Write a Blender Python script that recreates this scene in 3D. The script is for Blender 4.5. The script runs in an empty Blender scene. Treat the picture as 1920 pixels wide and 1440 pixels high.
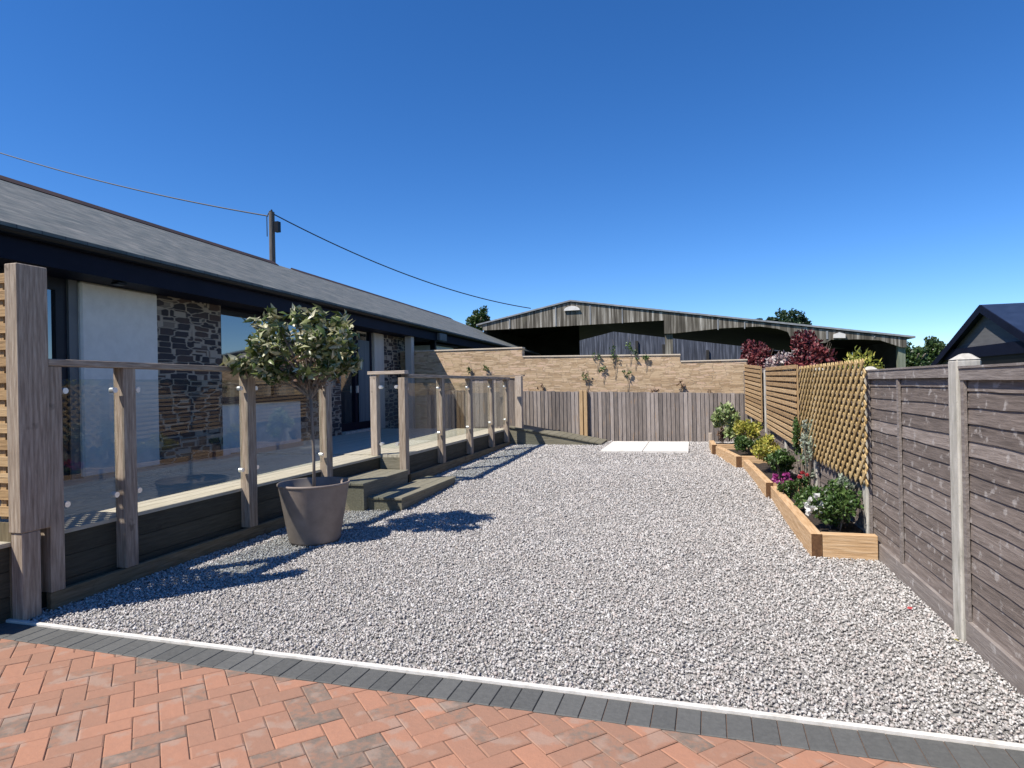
import bpy, math, random
import numpy as np
from mathutils import Matrix, Vector
random.seed(7); rng = np.random.default_rng(7)
sc = bpy.context.scene; C = sc.collection
# ------------------------------------------------------------------ camera, sky, sun, exposure
F_PX, PITCH, ROLL, YAW, EYE = 1195.0, math.radians(.16), math.radians(-1.15), math.radians(15.85), 1.433
cy, sy = math.cos(YAW), math.sin(YAW)
fw = Vector((-sy*math.cos(PITCH), cy*math.cos(PITCH), math.sin(PITCH)))
r0 = Vector((cy, sy, 0)); u0 = r0.cross(fw)
rr = math.cos(ROLL)*r0+math.sin(ROLL)*u0; uu = -math.sin(ROLL)*r0+math.cos(ROLL)*u0
cam = bpy.data.cameras.new('camera'); co = bpy.data.objects.new('camera', cam); C.objects.link(co)
cam.sensor_width = 36; cam.lens = 36*F_PX/1920; cam.clip_end = 3000; cam.clip_start = .05
M4 = Matrix((rr, uu, -fw)).transposed().to_4x4(); M4.translation = Vector((0, 0, EYE)); co.matrix_world = M4
sc.camera = co
SUN = Vector((-.507, -.53, 1)).normalized()         # towards the sun
EL = math.asin(SUN.z); AZ = math.atan2(SUN.x, SUN.y)
w = bpy.data.worlds.new('World'); sc.world = w; w.use_nodes = True
nt = w.node_tree; bg = nt.nodes['Background']
sky = nt.nodes.new('ShaderNodeTexSky'); sky.sky_type = 'NISHITA'; sky.sun_disc = False
sky.sun_elevation = EL; sky.sun_rotation = AZ; sky.air_density = 1.0; sky.dust_density = .1; sky.ozone_density = 6.0; sky.altitude = 2000
hs_ = nt.nodes.new('ShaderNodeHueSaturation'); hs_.inputs['Saturation'].default_value = 1.22; hs_.inputs['Hue'].default_value = .506
nt.links.new(sky.outputs[0], hs_.inputs['Color']); nt.links.new(hs_.outputs[0], bg.inputs[0]); bg.inputs[1].default_value = .120
sl = bpy.data.lights.new('sun', 'SUN'); sl.energy = 5.0; sl.angle = math.radians(.5); sl.color = (1, .93, .83)
so = bpy.data.objects.new('sun', sl); C.objects.link(so); so.rotation_euler = SUN.to_track_quat('Z', 'Y').to_euler()
sc.view_settings.view_transform = 'Standard'; sc.view_settings.look = 'None'; sc.view_settings.exposure = .54; sc.view_settings.gamma = 1
sc.render.resolution_x = 1024; sc.render.resolution_y = 768

# ------------------------------------------------------------------ materials
def mat(name, cols, scale=(1, 1, 1), n=5.0, det=6, rough=.8, bump=0.0, bscale=None, isl=0.0, spec=.35,
        blot=None, trans=0.0, metal=0.0, dist=0.0):
    """cols: ramp over (noise, random per island); blot=(scale3, threshold, colour, strength)"""
    m = bpy.data.materials.new(name); m.use_nodes = True; t = m.node_tree; N = t.nodes; L = t.links
    b = N['Principled BSDF']; b.inputs['Roughness'].default_value = rough
    b.inputs['Specular IOR Level'].default_value = spec; b.inputs['Metallic'].default_value = metal
    tc = N.new('ShaderNodeTexCoord'); mp = N.new('ShaderNodeMapping'); mp.inputs['Scale'].default_value = scale
    L.new(tc.outputs['Object'], mp.inputs[0])
    vec = mp.outputs[0]
    geo = N.new('ShaderNodeNewGeometry')
    if isl:      # shift the pattern from board to board
        ad = N.new('ShaderNodeVectorMath'); ad.operation = 'MULTIPLY_ADD'
        cb = N.new('ShaderNodeCombineXYZ')
        for k in range(3): L.new(geo.outputs['Random Per Island'], cb.inputs[k])
        L.new(cb.outputs[0], ad.inputs[0]); ad.inputs[1].default_value = (37, 23, 51); L.new(vec, ad.inputs[2]); vec = ad.outputs[0]
    no = N.new('ShaderNodeTexNoise'); no.inputs['Scale'].default_value = n; no.inputs['Detail'].default_value = det
    no.inputs['Roughness'].default_value = .62; no.inputs['Distortion'].default_value = dist
    L.new(vec, no.inputs['Vector']); fac = no.outputs[0]
    st = N.new('ShaderNodeMapRange'); st.inputs[1].default_value = .28; st.inputs[2].default_value = .72; L.new(fac, st.inputs[0]); fac = st.outputs[0]
    if isl:
        mx = N.new('ShaderNodeMix'); mx.inputs[0].default_value = isl; L.new(fac, mx.inputs[2]); L.new(geo.outputs['Random Per Island'], mx.inputs[3]); fac = mx.outputs[0]
    rp = N.new('ShaderNodeValToRGB'); e = rp.color_ramp.elements
    for i, (p, c) in enumerate(cols):
        el = e[i] if i < 2 else e.new(p)
        el.position = p; el.color = (*c, 1)
    L.new(fac, rp.inputs[0]); col = rp.outputs[0]
    if blot:
        bs, th, bc, stg = blot
        m2 = N.new('ShaderNodeMapping'); m2.inputs['Scale'].default_value = bs; L.new(tc.outputs['Object'], m2.inputs[0])
        n2 = N.new('ShaderNodeTexNoise'); n2.inputs['Scale'].default_value = 1; n2.inputs['Detail'].default_value = 3; L.new(m2.outputs[0], n2.inputs['Vector'])
        mr = N.new('ShaderNodeMapRange'); mr.inputs[1].default_value = th; mr.inputs[2].default_value = th+.08; mr.inputs[4].default_value = stg; L.new(n2.outputs[0], mr.inputs[0])
        mc = N.new('ShaderNodeMix'); mc.data_type = 'RGBA'; L.new(mr.outputs[0], mc.inputs[0]); L.new(col, mc.inputs[6]); mc.inputs[7].default_value = (*bc, 1); col = mc.outputs[2]
    L.new(col, b.inputs['Base Color'])
    if bump:
        bp = N.new('ShaderNodeBump'); bp.inputs['Strength'].default_value = bump; bp.inputs['Distance'].default_value = .01
        L.new(no.outputs[0], bp.inputs['Height']); L.new(bp.outputs[0], b.inputs['Normal'])
    if trans:
        tr = N.new('ShaderNodeBsdfTranslucent'); L.new(col, tr.inputs[0]); ms = N.new('ShaderNodeMixShader'); ms.inputs[0].default_value = trans
        L.new(b.outputs[0], ms.inputs[1]); L.new(tr.outputs[0], ms.inputs[2]); L.new(ms.outputs[0], N['Material Output'].inputs[0])
    return m

V_, X_, Y_ = (9, 9, .7), (.7, 9, 9), (9, .7, 9)      # grain along z, x, y
def wood(name, a, b, c, axis, **k):
    k.setdefault('blot', ((7, 7, 7), .69, tuple(q*.35 for q in a), .55)); return mat(name, [(0, a), (.5, b), (1, c)], scale=axis, n=6.5, det=8, bump=.6, **k)
W = {}
for ax, s in (('v', V_), ('x', X_), ('y', Y_)):
    W['weather'+ax] = wood('weathered_wood_'+ax, (.10, .075, .052), (.265, .21, .16), (.45, .385, .31), s, isl=.22)
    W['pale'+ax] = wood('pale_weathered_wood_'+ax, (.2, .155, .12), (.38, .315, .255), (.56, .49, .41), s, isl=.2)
    W['gold'+ax] = wood('golden_treated_wood_'+ax, (.17, .10, .045), (.38, .25, .125), (.55, .40, .23), s, isl=.45)
    W['sleeper'+ax] = wood('new_sleeper_wood_'+ax, (.28, .16, .075), (.48, .31, .165), (.62, .45, .28), s, isl=.2)
    W['kick'+ax] = wood('dark_brown_wood_'+ax, (.07, .055, .03), (.15, .12, .07), (.22, .18, .12), s, isl=.2)  # one darker brown for the kickboards and the lower board panel
    W['green'+ax] = wood('green_composite_'+ax, (.10, .093, .066), (.17, .158, .115), (.245, .23, .175), s, isl=.3)
    W['deckside'+ax] = wood('shaded_composite_'+ax, (.03, .028, .02), (.055, .052, .036), (.085, .08, .06), s, isl=.3)  # same composite as green, darkened for the shade on the fascia
W['fenceboard'] = wood('grey_lap_board', (.075, .060, .052), (.185, .152, .134), (.33, .285, .26), Y_, isl=.5, blot=((6, 13, 17), .60, (.42, .395, .375), .55))
W['fenceframe'] = wood('grey_fence_frame', (.12, .10, .09), (.20, .172, .157), (.30, .27, .25), Y_, isl=.3, blot=((8, 12, 12), .62, (.48, .455, .435), .6))
W['backboard'] = wood('grey_feather_board', (.06, .052, .048), (.195, .168, .152), (.38, .335, .305), V_, isl=.55, blot=((14, 5, 3.0), .62, (.3, .2, .12), .5))
W['decktop'] = wood('deck_board_top', (.30, .28, .21), (.42, .39, .31), (.52, .49, .40), Y_, isl=.3)
W['lath'] = wood('yellow_lath', (.20, .125, .045), (.42, .29, .125), (.57, .43, .23), Y_, isl=.4)
W['endgrain'] = mat('dark_end_grain', [(0, (.06, .028, .012)), (1, (.16, .08, .035))], n=30, bump=.3)
W['concrete'] = mat('pale_concrete', [(0, (.27, .26, .22)), (.5, (.42, .40, .355)), (1, (.56, .54, .49))], scale=(5, 5, 1.2), n=4, det=8, bump=.4,
                    blot=((60, 60, 60), .66, (.2, .19, .16), .5))
W['slab'] = mat('pale_paving_slab', [(0, (.55, .53, .49)), (1, (.70, .68, .64))], n=6, bump=.15)
W['navy'] = mat('navy_paint', [(0, (.004, .005, .013)), (1, (.007, .009, .022))], n=2, rough=.6, spec=.12)
W['black'] = mat('black_plastic', [(0, (.005, .005, .006)), (1, (.010, .010, .011))], n=2, rough=.4, spec=.2)
W['darkframe'] = mat('dark_grey_frame', [(0, (.010, .012, .018)), (1, (.018, .021, .03))], n=2, rough=.45, spec=.2)
W['greycol'] = mat('grey_paint', [(0, (.10, .105, .11)), (1, (.14, .145, .15))], n=2, rough=.5)
W['render'] = mat('cream_render', [(0, (.60, .585, .545)), (1, (.70, .685, .64))], n=8, det=10, rough=.9, bump=.12)
W['postpaint'] = mat('pale_grey_paint', [(0, (.36, .35, .33)), (1, (.46, .45, .425))], scale=V_, n=1.2, rough=.6)
W['whiteedge'] = mat('white_edging', [(0, (.42, .40, .36)), (.5, (.60, .58, .54)), (1, (.70, .68, .645))], n=14, rough=.7, bump=.2)
W['taupe'] = mat('taupe_pot', [(0, (.20, .16, .135)), (.6, (.25, .205, .175)), (1, (.29, .24, .21))], n=7, det=10, rough=.6, bump=.12)
W['soil'] = mat('dark_soil', [(0, (.012, .009, .007)), (1, (.06, .045, .035))], n=60, bump=1)
W['steel'] = mat('bright_steel', [(0, (.75, .74, .72)), (1, (.82, .81, .8))], n=4, rough=.3, metal=.6)
W['bark'] = mat('bark', [(0, (.11, .085, .065)), (1, (.30, .255, .205))], scale=V_, n=5, bump=.6)
W['cable'] = mat('cable_black', [(0, (.012, .014, .02)), (1, (.03, .033, .045))], n=4, rough=.6)
W['pole'] = mat('pole_wood', [(0, (.06, .05, .045)), (1, (.14, .125, .115))], scale=V_, n=3, bump=.3)
W['ridge'] = mat('ridge_tile', [(0, (.02, .013, .014)), (1, (.055, .03, .027))], n=6, isl=.5)
W['garageroof'] = mat('navy_roof_sheet', [(0, (.012, .02, .042)), (1, (.025, .038, .075))], n=3, rough=.45)
W['grass'] = mat('grass_field', [(0, (.03, .05, .012)), (1, (.09, .12, .035))], n=.6, det=10)
W['curtain'] = mat('blue_curtain', [(0, (.05, .07, .09)), (1, (.13, .17, .2))], scale=(14, 14, .2), n=2)
W['clad'] = mat('grey_cladding', [(0, (.09, .09, .092)), (1, (.13, .13, .132))], scale=(1, 1, 9), n=2)
W['bar_in'] = mat('barn_interior_shade', [(0, (.012, .011, .010)), (1, (.04, .036, .032))], n=1.5)  # near-black colour stands for the shade inside the barn

def leafmat(name, cols, trans=.25, rough=.45):
    return mat(name, cols, n=3, det=2, isl=.85, rough=rough, trans=trans, spec=.5)
LF = dict(
    pot=leafmat('pot_tree_leaf', [(0, (.035, .06, .012)), (.3, (.075, .11, .025)), (.52, (.18, .205, .07)), (.76, (.42, .41, .25)), (1, (.60, .57, .42))], .15, .38),
    green=leafmat('shrub_leaf', [(0, (.02, .05, .012)), (.6, (.06, .12, .025)), (1, (.15, .22, .07))]),
    yellow=leafmat('yellow_leaf', [(0, (.1, .14, .02)), (.5, (.33, .33, .05)), (1, (.62, .52, .13))]),
    lime=leafmat('lime_variegated_leaf', [(0, (.07, .13, .03)), (.5, (.25, .33, .12)), (1, (.58, .6, .36))]),
    silver=leafmat('silver_leaf', [(0, (.12, .16, .11)), (.6, (.27, .32, .24)), (1, (.5, .53, .45))]),
    red=leafmat('red_leaf', [(0, (.03, .006, .008)), (.5, (.11, .018, .022)), (1, (.26, .06, .06))]),
    pinkish=leafmat('pink_white_leaf', [(0, (.25, .12, .12)), (.6, (.45, .38, .36)), (1, (.68, .63, .60))]),
    tree=leafmat('tree_leaf', [(0, (.015, .035, .01)), (.6, (.045, .085, .02)), (1, (.10, .15, .04))]),
    pine=leafmat('dark_conifer_leaf', [(0, (.01, .03, .015)), (.6, (.03, .06, .025)), (1, (.06, .1, .04))]),
    white=leafmat('white_petal', [(0, (.7, .7, .66)), (1, (.85, .85, .82))]),
    magenta=leafmat('magenta_petal', [(0, (.15, .01, .09)), (1, (.4, .05, .25))]),
    redfl=leafmat('red_petal', [(0, (.35, .03, .05)), (1, (.6, .1, .1))]),
    brown=leafmat('dry_leaf', [(0, (.09, .055, .035)), (1, (.28, .18, .12))]))

def glass(name, tint, gl_rough=.0, boost=1.0):
    m = bpy.data.materials.new(name); m.use_nodes = True; t = m.node_tree; N = t.nodes; L = t.links; N.remove(N['Principled BSDF'])
    tr = N.new('ShaderNodeBsdfTransparent'); tr.inputs[0].default_value = (*tint, 1)
    g = N.new('ShaderNodeBsdfGlossy'); g.inputs['Roughness'].default_value = gl_rough
    fr = N.new('ShaderNodeFresnel'); geo = N.new('ShaderNodeNewGeometry')
    io = N.new('ShaderNodeMapRange'); io.inputs[3].default_value = 1.5; io.inputs[4].default_value = 1/1.5
    L.new(geo.outputs['Backfacing'], io.inputs[0]); L.new(io.outputs[0], fr.inputs[0])      # plain glass on both faces of the pane
    mu = N.new('ShaderNodeMath'); mu.operation = 'MULTIPLY'; mu.inputs[1].default_value = boost; mu.use_clamp = True
    ms = N.new('ShaderNodeMixShader'); L.new(fr.outputs[0], mu.inputs[0]); L.new(mu.outputs[0], ms.inputs[0])
    L.new(tr.outputs[0], ms.inputs[1]); L.new(g.outputs[0], ms.inputs[2]); L.new(ms.outputs[0], N['Material Output'].inputs[0])
    return m
W['glass'] = glass('balustrade_glass', (.90, .93, .92), 0, 1.0)
def winglass():
    m = mat('window_glass', [(0, (.008, .010, .014)), (1, (.012, .014, .018))], n=1, rough=.03, spec=.9)
    m.node_tree.nodes['Principled BSDF'].inputs['IOR'].default_value = 2.0
    return m
W['window'] = winglass()

def brickmat(name, cols, mortar, sx, sz, msize=.02, axis='x', jitter=.5):
    """irregular coursed stone; coordinates (along wall, z)"""
    m = bpy.data.materials.new(name); m.use_nodes = True; t = m.node_tree; N = t.nodes; L = t.links; b = N['Principled BSDF']
    b.inputs['Roughness'].default_value = .85
    tc = N.new('ShaderNodeTexCoord'); sp = N.new('ShaderNodeSeparateXYZ'); L.new(tc.outputs['Object'], sp.inputs[0])
    cb = N.new('ShaderNodeCombineXYZ'); L.new(sp.outputs['X' if axis == 'x' else 'Y'], cb.inputs[0]); L.new(sp.outputs['Z'], cb.inputs[1])
    nd = N.new('ShaderNodeTexNoise'); nd.inputs['Scale'].default_value = 3.5; nd.inputs['Detail'].default_value = 4; L.new(cb.outputs[0], nd.inputs['Vector'])
    sb = N.new('ShaderNodeVectorMath'); sb.operation = 'SUBTRACT'; L.new(nd.outputs['Color'], sb.inputs[0]); sb.inputs[1].default_value = (.5, .5, .5)
    sm = N.new('ShaderNodeVectorMath'); sm.operation = 'MULTIPLY'; L.new(sb.outputs[0], sm.inputs[0]); sm.inputs[1].default_value = (jitter*sx, jitter*sz, 0)
    ad = N.new('ShaderNodeVectorMath'); L.new(cb.outputs[0], ad.inputs[0]); L.new(sm.outputs[0], ad.inputs[1])
    mp = N.new('ShaderNodeMapping'); mp.inputs['Scale'].default_value = (1/sx, 1/sz, 1); L.new(ad.outputs[0], mp.inputs[0])
    v = N.new('ShaderNodeTexVoronoi'); v.distance = 'CHEBYCHEV'; v.inputs['Scale'].default_value = 1; v.inputs['Randomness'].default_value = .72; L.new(mp.outputs[0], v.inputs['Vector'])
    v2 = N.new('ShaderNodeTexVoronoi'); v2.distance = 'CHEBYCHEV'; v2.feature = 'F2'; v2.inputs['Scale'].default_value = 1; v2.inputs['Randomness'].default_value = .72; L.new(mp.outputs[0], v2.inputs['Vector'])
    df = N.new('ShaderNodeMath'); df.operation = 'SUBTRACT'; L.new(v2.outputs['Distance'], df.inputs[0]); L.new(v.outputs['Distance'], df.inputs[1])
    mr = N.new('ShaderNodeMapRange'); mr.inputs[1].default_value = msize; mr.inputs[2].default_value = msize*2.2; L.new(df.outputs[0], mr.inputs[0])
    s2 = N.new('ShaderNodeSeparateColor'); L.new(v.outputs['Color'], s2.inputs[0])
    no = N.new('ShaderNodeTexNoise'); no.inputs['Scale'].default_value = 14; no.inputs['Detail'].default_value = 8; L.new(tc.outputs['Object'], no.inputs['Vector'])
    mm = N.new('ShaderNodeMix'); mm.inputs[0].default_value = .4; L.new(s2.outputs[0], mm.inputs[2]); L.new(no.outputs[0], mm.inputs[3])
    rp = N.new('ShaderNodeValToRGB'); e = rp.color_ramp.elements
    for i, (p, c) in enumerate(cols):
        el = e[i] if i < 2 else e.new(p); el.position = p; el.color = (*c, 1)
    L.new(mm.outputs[0], rp.inputs[0])
    mc = N.new('ShaderNodeMix'); mc.data_type = 'RGBA'; L.new(mr.outputs[0], mc.inputs[0]); mc.inputs[6].default_value = (*mortar, 1); L.new(rp.outputs[0], mc.inputs[7])
    L.new(mc.outputs[2], b.inputs['Base Color'])
    bp = N.new('ShaderNodeBump'); bp.inputs['Strength'].default_value = .8; bp.inputs['Distance'].default_value = .02; L.new(mr.outputs[0], bp.inputs['Height']); L.new(bp.outputs[0], b.inputs['Normal'])
    return m
W['stone'] = brickmat('dark_slate_stone', [(0, (.014, .013, .016)), (.45, (.034, .030, .034)), (.78, (.07, .045, .036)), (1, (.11, .10, .105))], (.30, .26, .21), .30, .085, .055, 'y', .22)
W['sandwall'] = brickmat('sandy_wall_brick', [(0, (.20, .13, .075)), (.3, (.40, .28, .165)), (.6, (.52, .39, .245)), (.85, (.55, .385, .27)), (1, (.74, .62, .45))], (.47, .36, .24), .21, .042, .01, 'x', 1.6)

def slatemat():
    m = bpy.data.materials.new('slate_roof'); m.use_nodes = True; t = m.node_tree; N = t.nodes; L = t.links; b = N['Principled BSDF']
    b.inputs['Roughness'].default_value = .7
    tc = N.new('ShaderNodeTexCoord')
    sp = N.new('ShaderNodeSeparateXYZ'); L.new(tc.outputs['Object'], sp.inputs[0])
    cb = N.new('ShaderNodeCombineXYZ'); L.new(sp.outputs['Y'], cb.inputs[0]); L.new(sp.outputs['X'], cb.inputs[1])
    br = N.new('ShaderNodeTexBrick'); br.offset = .5; br.inputs['Scale'].default_value = 1; br.inputs['Brick Width'].default_value = .25; br.inputs['Row Height'].default_value = .2
    br.inputs['Mortar Size'].default_value = .006; br.inputs['Color1'].default_value = (.09, .10, .095, 1); br.inputs['Color2'].default_value = (.145, .152, .143, 1); br.inputs['Mortar'].default_value = (.05, .052, .055, 1)
    L.new(cb.outputs[0], br.inputs['Vector'])
    no = N.new('ShaderNodeTexNoise'); no.inputs['Scale'].default_value = 5; no.inputs['Detail'].default_value = 10; L.new(tc.outputs['Object'], no.inputs['Vector'])
    rp = N.new('ShaderNodeValToRGB'); rp.color_ramp.elements[0].position = .35; rp.color_ramp.elements[0].color = (.75, .8, .78, 1); rp.color_ramp.elements[1].position = .65; rp.color_ramp.elements[1].color = (1.3, 1.22, 1.15, 1)
    L.new(no.outputs[0], rp.inputs[0])
    mx = N.new('ShaderNodeMix'); mx.data_type = 'RGBA'; mx.blend_type = 'MULTIPLY'; mx.inputs[0].default_value = 1; L.new(br.outputs[0], mx.inputs[6]); L.new(rp.outputs[0], mx.inputs[7])
    L.new(mx.outputs[2], b.inputs['Base Color'])
    bp = N.new('ShaderNodeBump'); bp.inputs['Strength'].default_value = .6; bp.inputs['Distance'].default_value = .01; bp.invert = True; L.new(br.outputs['Fac'], bp.inputs['Height']); L.new(bp.outputs[0], b.inputs['Normal'])
    return m
W['slate'] = slatemat()
W['barnclad'] = mat('weathered_fibre_cement', [(0, (.015, .013, .010)), (.35, (.075, .066, .052)), (.55, (.15, .135, .11)), (.75, (.30, .28, .24)), (1, (.66, .63, .57))], scale=(4.5, 1, .20), n=1.9, det=9, rough=.95,
                    blot=((.8, 1, .5), .6, (.13, .12, .085), .5))
W['barnroof'] = mat('fibre_cement_roof', [(0, (.16, .17, .18)), (1, (.30, .31, .32))], scale=(3, .3, 1), n=1.4)
W['barnback'] = mat('shade_toned_sheeting', [(0, (.012, .014, .02)), (.5, (.05, .057, .078)), (1, (.17, .18, .22))], scale=(5, 1, .25), n=1.6, det=6)  # sheeting stands in sun, its dark blue tone stands for shade
W['redpaver'] = mat('red_block_paver', [(0, (.115, .108, .092)), (.13, (.19, .14, .11)), (.22, (.265, .15, .103)), (.6, (.315, .165, .11)), (1, (.385, .19, .12))], n=26, det=8, isl=.78, bump=.35, rough=.85,
                    blot=((7, 7, 7), .55, (.31, .235, .19), .5))
W['darkpaver'] = mat('charcoal_block_paver', [(0, (.066, .068, .066)), (1, (.125, .127, .122))], n=40, det=8, isl=.5, bump=.3, rough=.8)
W['joint'] = mat('joint_sand', [(0, (.10, .06, .042)), (1, (.20, .13, .095))], n=60)
W['gravelbase'] = mat('gravel_base', [(0, (.08, .077, .073)), (.5, (.25, .242, .23)), (1, (.44, .43, .415))], n=70, det=3, bump=.6)
W['gravelstone'] = mat('gravel_chip', [(0, (.10, .096, .093)), (.10, (.26, .25, .242)), (.33, (.365, .353, .34)), (.53, (.44, .39, .365)), (.63, (.465, .452, .437)), (.88, (.545, .533, .518)), (1, (.69, .68, .665))],
                       n=30, det=2, isl=.86, rough=.8, blot=((.55, .8, 1), .48, (.34, .315, .29), .16))
W['crushedbase'] = W['gravelbase']

# ------------------------------------------------------------------ mesh helpers
class MB:
    def __init__(s): s.v = []; s.f = []
    def add(s, vs, fs):
        o = len(s.v); s.v += [tuple(map(float, q)) for q in vs]; s.f += [tuple(o+i for i in q) for q in fs]; return s
    def box(s, x0, x1, y0, y1, z0, z1, M=None):
        vs = [(x, y, z) for z in (z0, z1) for x, y in ((x0, y0), (x1, y0), (x1, y1), (x0, y1))]
        if M is not None: vs = [tuple(M @ Vector(q)) for q in vs]
        return s.add(vs, [(3, 2, 1, 0), (4, 5, 6, 7), (0, 1, 5, 4), (1, 2, 6, 5), (2, 3, 7, 6), (3, 0, 4, 7)])
    def hexa(s, lo, hi):       # two quads, counter-clockwise from above
        return s.add(list(lo)+list(hi), [(3, 2, 1, 0), (4, 5, 6, 7), (0, 1, 5, 4), (1, 2, 6, 5), (2, 3, 7, 6), (3, 0, 4, 7)])
    def prism(s, pts, off):    # polygon pts (3d, planar) extruded by vector off
        n = len(pts); o = Vector(off)
        vs = list(pts)+[tuple(Vector(p)+o) for p in pts]
        return s.add(vs, [tuple(range(n))[::-1], tuple(range(n, 2*n))]+[(i, (i+1) % n, n+(i+1) % n, n+i) for i in range(n)])
    def tube(s, pts, rad, n=8, cap=True):
        pts = [Vector(p) for p in pts]; rad = rad if isinstance(rad, (list, tuple)) else [rad]*len(pts)
        o = len(s.v); prev = None
        for i, p in enumerate(pts):
            d = (pts[min(i+1, len(pts)-1)]-pts[max(i-1, 0)]).normalized()
            a = Vector((0, 0, 1)) if abs(d.z) < .9 else Vector((1, 0, 0))
            u = d.cross(a).normalized() if prev is None else (prev-d*prev.dot(d)).normalized(); prev = u; v = d.cross(u)
            for k in range(n):
                t = 2*math.pi*k/n; s.v.append(tuple(p+rad[i]*(math.cos(t)*u+math.sin(t)*v)))
        for i in range(len(pts)-1):
            for k in range(n):
                a, b = o+i*n+k, o+i*n+(k+1) % n; s.f.append((a, b, b+n, a+n))
        if cap: s.f.append(tuple(o+k for k in range(n))[::-1]); s.f.append(tuple(o+(len(pts)-1)*n+k for k in range(n)))
        return s
    def lathe(s, prof, c, n=48):
        o = len(s.v)
        for r, z in prof:
            for k in range(n):
                t = 2*math.pi*k/n; s.v.append((c[0]+r*math.cos(t), c[1]+r*math.sin(t), c[2]+z))
        for i in range(len(prof)-1):
            for k in range(n):
                a, b = o+i*n+k, o+i*n+(k+1) % n; s.f.append((a, b, b+n, a+n))
        return s
    def build(s, name, m, parent=None, bevel=0.0, smooth=False):
        vs = s.v
        if parent is not None and parent.get('_inv') is not None:
            pass
        inv = INV.get(parent.name) if parent is not None else None
        if inv is not None: vs = [tuple(inv @ Vector(q)) for q in vs]
        me = bpy.data.meshes.new(name); me.from_pydata(vs, [], s.f); me.update(); me.materials.append(m)
        o = bpy.data.objects.new(name, me); C.objects.link(o)
        if parent is not None: o.parent = parent; INV[o.name] = inv
        if smooth:
            me.polygons.foreach_set('use_smooth', [True]*len(me.polygons))
        if bevel:
            b = o.modifiers.new('bevel', 'BEVEL'); b.width = bevel; b.segments = 1; b.limit_method = 'ANGLE'
        return o
INV = {}
def tag(o, label=None, cat=None, group=None, kind=None):
    for k, v in (('label', label), ('category', cat), ('group', group), ('kind', kind)):
        if v: o[k] = v
    return o
def thing(name, label, cat, loc=(0, 0, 0), rz=0.0, group=None):
    o = bpy.data.objects.new(name, None); C.objects.link(o); o.location = loc; o.rotation_euler = (0, 0, rz); o.empty_display_size = .2
    INV[o.name] = (Matrix.Translation(loc) @ Matrix.Rotation(rz, 4, 'Z')).inverted()
    return tag(o, label, cat, group)
def npmesh(name, V, Fq, m, parent=None):
    """V (n,3), Fq (k,q) with q verts per face"""
    inv = INV.get(parent.name) if parent is not None else None
    if inv is not None:
        A = np.array(inv); V = V @ A[:3, :3].T+A[:3, 3]
    me = bpy.data.meshes.new(name); k, q = Fq.shape
    me.vertices.add(len(V)); me.vertices.foreach_set('co', V.astype(np.float32).ravel())
    me.loops.add(k*q); me.loops.foreach_set('vertex_index', Fq.astype(np.int32).ravel())
    me.polygons.add(k); me.polygons.foreach_set('loop_start', np.arange(0, k*q, q, dtype=np.int32)); me.polygons.foreach_set('loop_total', np.full(k, q, dtype=np.int32))
    me.update(calc_edges=True); me.materials.append(m)
    o = bpy.data.objects.new(name, me); C.objects.link(o)
    if parent is not None: o.parent = parent; INV[o.name] = inv
    return o
def leaves(name, P, D, size, width, m, parent, droop=.25):
    """P centres (n,3), D directions (n,3); every leaf a folded blade of its own"""
    n = len(P); D = D/np.linalg.norm(D, axis=1, keepdims=True)
    R = rng.normal(size=(n, 3)); S = np.cross(D, R); S /= np.linalg.norm(S, axis=1, keepdims=True)+1e-9; Nn = np.cross(S, D)
    L = (size*(.6+.8*rng.random(n)))[:, None]; Wd = L*width
    base = P-D*L*.5; tip = P+D*L*.5-Nn*L*droop; mid = P+Nn*L*.10
    l = P+S*Wd-Nn*L*.02; r = P-S*Wd-Nn*L*.02
    V = np.stack([base, l, tip, r, mid], 1).reshape(-1, 3)
    o = (np.arange(n)*5)[:, None]
    Fq = np.concatenate([o+np.array([[0, 1, 4]]), o+np.array([[1, 2, 4]]), o+np.array([[2, 3, 4]]), o+np.array([[3, 0, 4]])])
    return npmesh(name, V, Fq, m, parent)
def cloud(n, c, r, clumps=12, cr=.33, shell=.6, up=.3):
    """leaf centres in clumps spread through an ellipsoid"""
    c = np.array(c); r = np.array(r)
    d = rng.normal(size=(clumps, 3)); d /= np.linalg.norm(d, axis=1, keepdims=True)
    cc = d*(shell+(1-shell)*rng.random((clumps, 1)))*.8
    k = rng.integers(0, clumps, n); q = rng.normal(size=(n, 3)); q /= np.linalg.norm(q, axis=1, keepdims=True); q *= (rng.random((n, 1))**.45)*cr*(.7+.6*rng.random((clumps, 1))[k])
    Q = cc[k]+q; P = c+Q*r
    D = q/np.linalg.norm(q, axis=1, keepdims=True)*.7+rng.normal(size=(n, 3))*.6+np.array([0, 0, up])
    return P, D

def sm(a, b, x):
    t = min(max((x-a)/(b-a), 0), 1); return t*t*(3-2*t)
def gz(y): return .10*sm(6.2, 10.0, y)+.05*sm(10, 13, y)
def gzn(y):
    t = np.clip((y-6.2)/3.8, 0, 1); s = np.clip((y-10)/3, 0, 1); return .1*t*t*(3-2*t)+.05*s*s*(3-2*s)
def fx(y): return 1.415 if y <= 5.8 else 1.415-.0382*(y-5.8)       # right fence line
def kerb(x): return 2.935-.0245*x                                 # far edge of the white strip

# ================================================================== SETTING
tag(MB().add([(-900, -900, -.30), (900, -900, -.30), (900, 900, -.30), (-900, 900, -.30)], [(0, 1, 2, 3)]).build('ground', W['grass']), kind='structure')
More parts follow.
